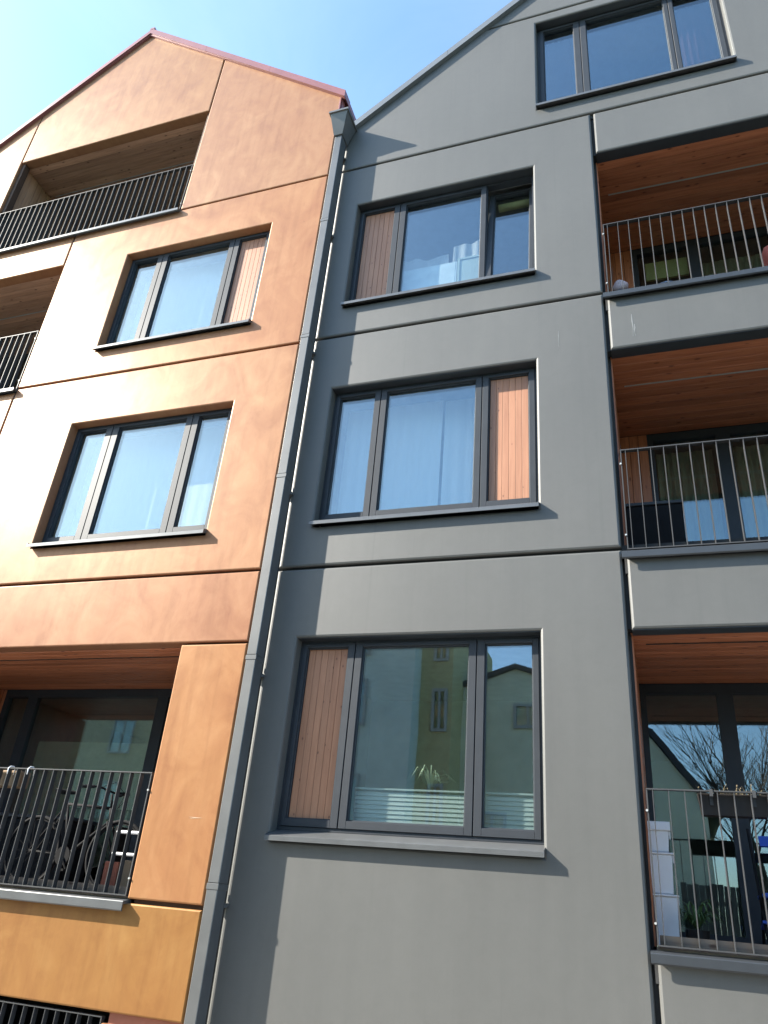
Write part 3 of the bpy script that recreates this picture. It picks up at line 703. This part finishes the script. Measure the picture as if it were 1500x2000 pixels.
# ================================================================== things on the lowest orange balcony
def wheel(parent, c, r):
    w = MB().tube([(c[0]+r*math.cos(a), c[1], c[2]+r*math.sin(a)) for a in [k*math.pi/20 for k in range(40)]], .019, 6, True).build('wheel', BLACKP, parent, smooth=True)
    b = MB().tube([(c[0]+(r-.025)*math.cos(a), c[1], c[2]+(r-.025)*math.sin(a)) for a in [k*math.pi/20 for k in range(40)]], .008, 5, True)
    b.build('rim', BLACKP, w)
    b = MB()
    for k in range(14):
        a = k*2*math.pi/14; b.tube([(c[0]+.02*math.cos(a+.5), c[1]+(.02 if k % 2 else -.02), c[2]+.02*math.sin(a+.5)), (c[0]+(r-.02)*math.cos(a), c[1], c[2]+(r-.02)*math.sin(a))], .0015, 3)
    b.tube([(c[0], c[1]-.04, c[2]), (c[0], c[1]+.04, c[2])], .018, 8); b.build('spokes', BLACKP, w)
def bicycle(x, y, z, label, frame_mat):
    t = thing('bicycle', (x, y, z), label, 'bicycle')
    r = .33; f = (x+.52, y, z+r); rr = (x-.52, y, z+r); bbk = (x-.08, y, z+.30); seat = (x-.22, y, z+.80); head = (x+.34, y, z+.78); headb = (x+.37, y, z+.66)
    wheel(t, f, r); wheel(t, rr, r)
    b = MB()
    for p_, q_, rd in ((bbk, seat, .015), (bbk, headb, .018), (seat, head, .015), (head, headb, .019)): b.tube([p_, q_], rd, 8)
    for s in (-.05, .05):
        b.tube([(bbk[0], y+s*.5, bbk[2]), (rr[0], y+s, rr[2])], .009, 6); b.tube([(seat[0], y+s*.4, seat[2]-.02), (rr[0], y+s, rr[2])], .008, 6)
        b.tube([(headb[0], y+s, headb[2]-.01), (headb[0]+.02, y+s, headb[2]-.08), (f[0], y+s, f[2])], .011, 6)
    b.build('frame', frame_mat, t, smooth=True)
    b = MB(); b.tube([seat, (seat[0]-.04, y, seat[2]+.12)], .012, 8); b.build('seat_post', ALU, t)
    b = MB(); b.add([(seat[0]+.12,y-.015,z+.93),(seat[0]+.12,y+.015,z+.93),(seat[0]-.08,y+.08,z+.94),(seat[0]-.16,y+.075,z+.95),(seat[0]-.16,y-.075,z+.95),(seat[0]-.08,y-.08,z+.94)]+
        [(seat[0]+.10,y-.01,z+.90),(seat[0]+.10,y+.01,z+.90),(seat[0]-.08,y+.05,z+.90),(seat[0]-.15,y+.06,z+.90),(seat[0]-.15,y-.06,z+.90),(seat[0]-.08,y-.05,z+.90)],
        [(0,1,2,3,4,5),(11,10,9,8,7,6)]+[(i,(i+1)%6,6+(i+1)%6,6+i) for i in range(6)]); b.build('saddle', BLACKP, t, bevel=.008)
    b = MB(); b.tube([head, (x+.31, y, z+.92)], .012, 8); b.tube([(x+.20,y-.30,z+.95),(x+.30,y-.22,z+.96),(x+.34,y,z+.93),(x+.30,y+.22,z+.96),(x+.20,y+.30,z+.95)], .011, 8); b.build('handlebar', BLACKP, t, smooth=True)
    for s in (-1, 1):
        MB().tube([(x+.27,y+s*.25,z+.955),(x+.17,y+s*.32,z+.945)], .017, 8).build('grip', BLACKP, t)
        MB().tube([(x+.31,y+s*.2,z+.96),(x+.42,y+s*.12,z+1.02),(x+.50,y+s*.04,z+.92),(x+.42,y,z+.78)], .0035, 5).build('brake_cable', BLACKP, t)
    b = MB(); b.frustum((0,0), -.008, .008, .09, .09, 18); me = b.mesh('chainring', BLACKP); place('chainring', me, t, at(Matrix.Rotation(R(90),4,'X'), bbk[0], y-.05, bbk[2]))
    b = MB(); b.tube([(bbk[0],y-.07,bbk[2]),(bbk[0]+.10,y-.07,bbk[2]-.13)], .009, 6); b.box(bbk[0]+.06,bbk[0]+.14,y-.16,y-.07,bbk[2]-.14,bbk[2]-.12); b.build('crank', BLACKP, t)
bicycle(-5.75, .72, -.05, 'dark bicycle parked behind the railing of the lowest orange balcony', BLACKP)
t = thing('planter_box', (-6.45, .15, .8), 'brown planter box hung by two white hooks on the lowest orange railing', 'planter')
MB().box(-6.62, -6.10, .07, .22, .82, .975).build('trough', CARD, t, bevel=.008)
for xh in (-6.20, -5.95):
    MB().tube([(xh,-.004,.93),(xh,-.006,.985),(xh+.005,.01,1.005),(xh+.01,.05,1.008),(xh+.012,.07,.99),(xh+.012,.072,.93)], .0055, 6).build('hook', WHITEP, t, smooth=True)
tag(MB().box(-5.02, -4.86, .30, .46, -.052, .22).build('clay_block', CLAY, bevel=.006), 'red clay block behind the right end of the lowest orange railing', 'block')
tag(MB().box(-4.84, -4.60, .30, .52, -.052, .24).build('cardboard_box', CARD, bevel=.004), 'brown cardboard box in the right corner of the lowest orange balcony', 'box')
t = thing('metal_shelf', (-4.75, .62, -.05), 'low shelf with white tubes at the right end of the lowest orange balcony', 'shelf')
for z_ in (.30, .50): MB().tube([(-5.15,.56,z_),(-4.52,.56,z_)], .016, 8).build('tube', WHITEP, t)
for x_ in (-5.16, -4.53):
    MB().box(x_-.012, x_+.012, .55, .80, -.05, .55).build('upright', BLACKP, t)
t = thing('storage_bench', (-6.9, 1.2, -.05), 'dark storage bench against the glass of the lowest orange balcony', 'bench')
MB().box(-7.6, -6.2, 1.1, 1.55, -.05, .62).build('body', BLACKP, t, bevel=.01); MB().box(-7.62, -6.18, 1.08, 1.57, .622, .66).build('lid', RAIL, t, bevel=.008)
tag(MB().box(-7.65, -4.9, 1.86, 1.90, .2, 1.62).build('window_screen', simple('olive_blind', (.20,.21,.15), .8)), 'pale olive screen behind the glass of the lowest orange balcony', 'blind')

# ================================================================== across the street (seen in the panes)
H1 = thing('house', (-3.4, -17, GROUND), 'pale gabled house mirrored in the right panes of the lowest window', 'house')
y1 = -15.5
b = MB(); b.prism_y([(-8.6,GROUND),(1.3,GROUND),(1.3,3.6),(-.2,5.6),(-3.75,6.75),(-7.1,5.6),(-8.6,3.6)], y1, y1-10); b.build('wall', SAGE, H1)
b = MB(); b.prism_y([(-8.9,3.2),(-7.15,5.61),(-3.75,6.77),(-.15,5.61),(1.6,3.2),(1.75,3.3),(-.02,5.72),(-3.75,6.9),(-7.28,5.72),(-9.05,3.3)], y1+.12, y1-10.3); b.build('roof', ROOFDARK, H1)
def house_window(h, x, y, z, w=.9, hh=1.3):
    b = MB(); ring(b, x-w/2, x+w/2, z, z+hh, .08, y, y+.06); b.box(x-.03, x+.03, y, y+.05, z+.08, z+hh-.08); o = b.build('window', WHITEPAINT, h)
    MB().box(x-w/2+.08, x+w/2-.08, y+.01, y+.03, z+.08, z+hh-.08).build('pane', GLASS, o)
for x_, z_ in ((-3.4,5.0),(-4.4,1.6),(-2.2,1.6),(-.2,1.6),(-4.4,-.9),(-2.2,-.9)): house_window(H1, x_, y1+.002, z_, .8, 1.1 if z_ < 4 else .7)
H2 = thing('house', (-11, -16, GROUND), 'tall grey-green house mirrored in the wide pane of the lowest window', 'house')
MB().box(-16, -6.3, -24, -13.5, GROUND, 8.6).build('wall', OCHRE, H2)
MB().box(-6.3, -5.35, -20, -14.2, GROUND, 8.5).build('bay', simple('olive_render', (.62,.55,.28), .85), H2)
b = MB(); b.prism_y([(-16.4,8.6),(-5.8,8.6),(-11.1,11.0)], -13.0, -24.5); b.build('roof', ROOFDARK, H2)
for z_ in (-.6, 2.0, 4.6, 7.0 if False else 6.6):
    for x_ in (-14.5, -12.3, -10.2, -8.1): house_window(H2, x_, -13.498, z_)
    house_window(H2, -5.7, -14.198, z_, .45, 1.2)
H3 = thing('house', (-22, -17, GROUND), 'pale yellow house mirrored in the lowest orange balcony door', 'house')
MB().box(-30, -17.2, -26, -15, GROUND, 6.6).build('wall', simple('cream_render', (.55,.50,.33), .85), H3)
b = MB(); b.prism_y([(-30.4,6.6),(-16.8,6.6),(-23.6,9.6)], -14.6, -26.4); b.build('roof', ROOFDARK, H3)
for z_ in (-.6, 2.2, 4.5):
    for x_ in (-28.4, -26, -24, -21.6, -19.2): house_window(H3, x_, -14.998, z_, 1.0)

def tree(name, base, h, seed, label):
    rnd = random.Random(seed); t = thing(name, base, label, 'tree', 'bare trees across the street')
    tr = MB(); tw = MB()
    def grow(p, d, L, r, lv):
        n = 3; pts = [p]; q = Vector(p)
        for i in range(n):
            d = (d+Vector((rnd.uniform(-.16,.16), rnd.uniform(-.16,.16), rnd.uniform(-.02,.12)))).normalized(); q = q+d*L/n; pts.append(q.copy())
        (tr if lv < 2 else tw).tube(pts, [r*(1-.18*i) for i in range(n+1)], 6 if lv < 2 else 3)
        if lv >= 5: return
        for k in range(3 if lv else 5):
            u = rnd.uniform(.45, 1.0); i = min(n-1, int(u*n)); s = pts[i].lerp(pts[i+1], u*n-i)
            a = rnd.uniform(0, 6.283); sp = rnd.uniform(.45, .95)
            nd_ = (d+Vector((math.cos(a)*sp, math.sin(a)*sp, rnd.uniform(-.1,.3)))).normalized()
            grow(s, nd_, L*rnd.uniform(.55,.78), r*.5, lv+1)
        grow(pts[-1], d, L*.7, r*.6, lv+1)
    grow(Vector(base), Vector((0,0,1)), h*.36, h*.02, 0)
    tr.build('trunk', BARK, t); tw.build('crown', BARK, t)
tree('bare_tree', (3.2, -19, GROUND), 9.5, 3, 'bare tree mirrored in the left door pane of the lowest right balcony')
tree('bare_tree', (7.4, -22, GROUND), 10.5, 5, 'bare tree mirrored in the right door pane of the lowest right balcony')

# a board fence across the street, dark in the balcony door's lower panes
fn = thing('board_fence', (7.5, -13.8, GROUND), 'dark board fence mirrored low in the right balcony door', 'fence')
FENCE = make_wood('old_fence_board', (.05,.045,.04), (.085,.075,.062), (.12,.105,.09), .8, (.6, 1.4))
me = board_mesh('plank', 3.05, .135, .022, FENCE)
turn = Matrix(((0,1,0),(0,0,1),(1,0,0))).to_4x4()
for k in range(100): place('plank', me, fn, at(turn, .45+k*.145, -13.8, GROUND+1.55+random.uniform(-.03,.03)))
for z_ in (-1.2, .9): MB().box(.38, 14.9, -13.88, -13.823, z_-.05, z_+.05).build('rail', BARK, fn)
# paint runs and scuffs on the facades
def scuff(parent, x, z, h, w, mat, n=7):
    b = MB(); rn = random.Random(int((x+z)*1000)); pts = []
    for k in range(n+1):
        u = k/n; ww = w*(.4+.6*math.sin(math.pi*min(1, u*1.2+.1)))*rn.uniform(.5, 1.2); cx = x+rn.uniform(-w, w)*.4
        pts.append((cx-ww/2, cx+ww/2, z-h*u))
    for p0, p1 in zip(pts, pts[1:]):
        b.add([(p0[0],-.0015,p0[2]),(p0[1],-.0015,p0[2]),(p1[1],-.0015,p1[2]),(p1[0],-.0015,p1[2]),(p0[0],.001,p0[2]),(p0[1],.001,p0[2]),(p1[1],.001,p1[2]),(p1[0],.001,p1[2])], [(0,1,2,3),(4,7,6,5),(0,3,7,4),(1,5,6,2)])
    return b.build('paint_run', mat, parent)
PALE = simple('pale_lime_run', (.155,.16,.16), .8)
scuff(GR, .13, 5.70, .30, .012, PALE); scuff(GR, .148, 5.56, .16, .012, PALE); scuff(GR, -.62, 5.62, .22, .008, PALE)
scuff(OR, -3.95, .62, .012, .12, simple('pale_scratch', (.42,.30,.20), .8), 3)

OLIVE = make_sheer('olive_drape_cloth', (.40,.41,.31), .92)
curtain('curtain', .30, .93, 2.0, 3.02, 5.2, .016, 7, OLIVE, 'olive drape behind the left door pane of the middle right balcony')
curtain('curtain', 1.13, 2.0, 2.0, 3.02, 5.2, .016, 9, OLIVE, 'olive drape behind the right door pane of the middle right balcony')
curtain('curtain', 1.13, 2.0, 2.0, 6.06, 8.2, .012, 8, OLIVE, 'olive drape behind the right door pane of the top right balcony')
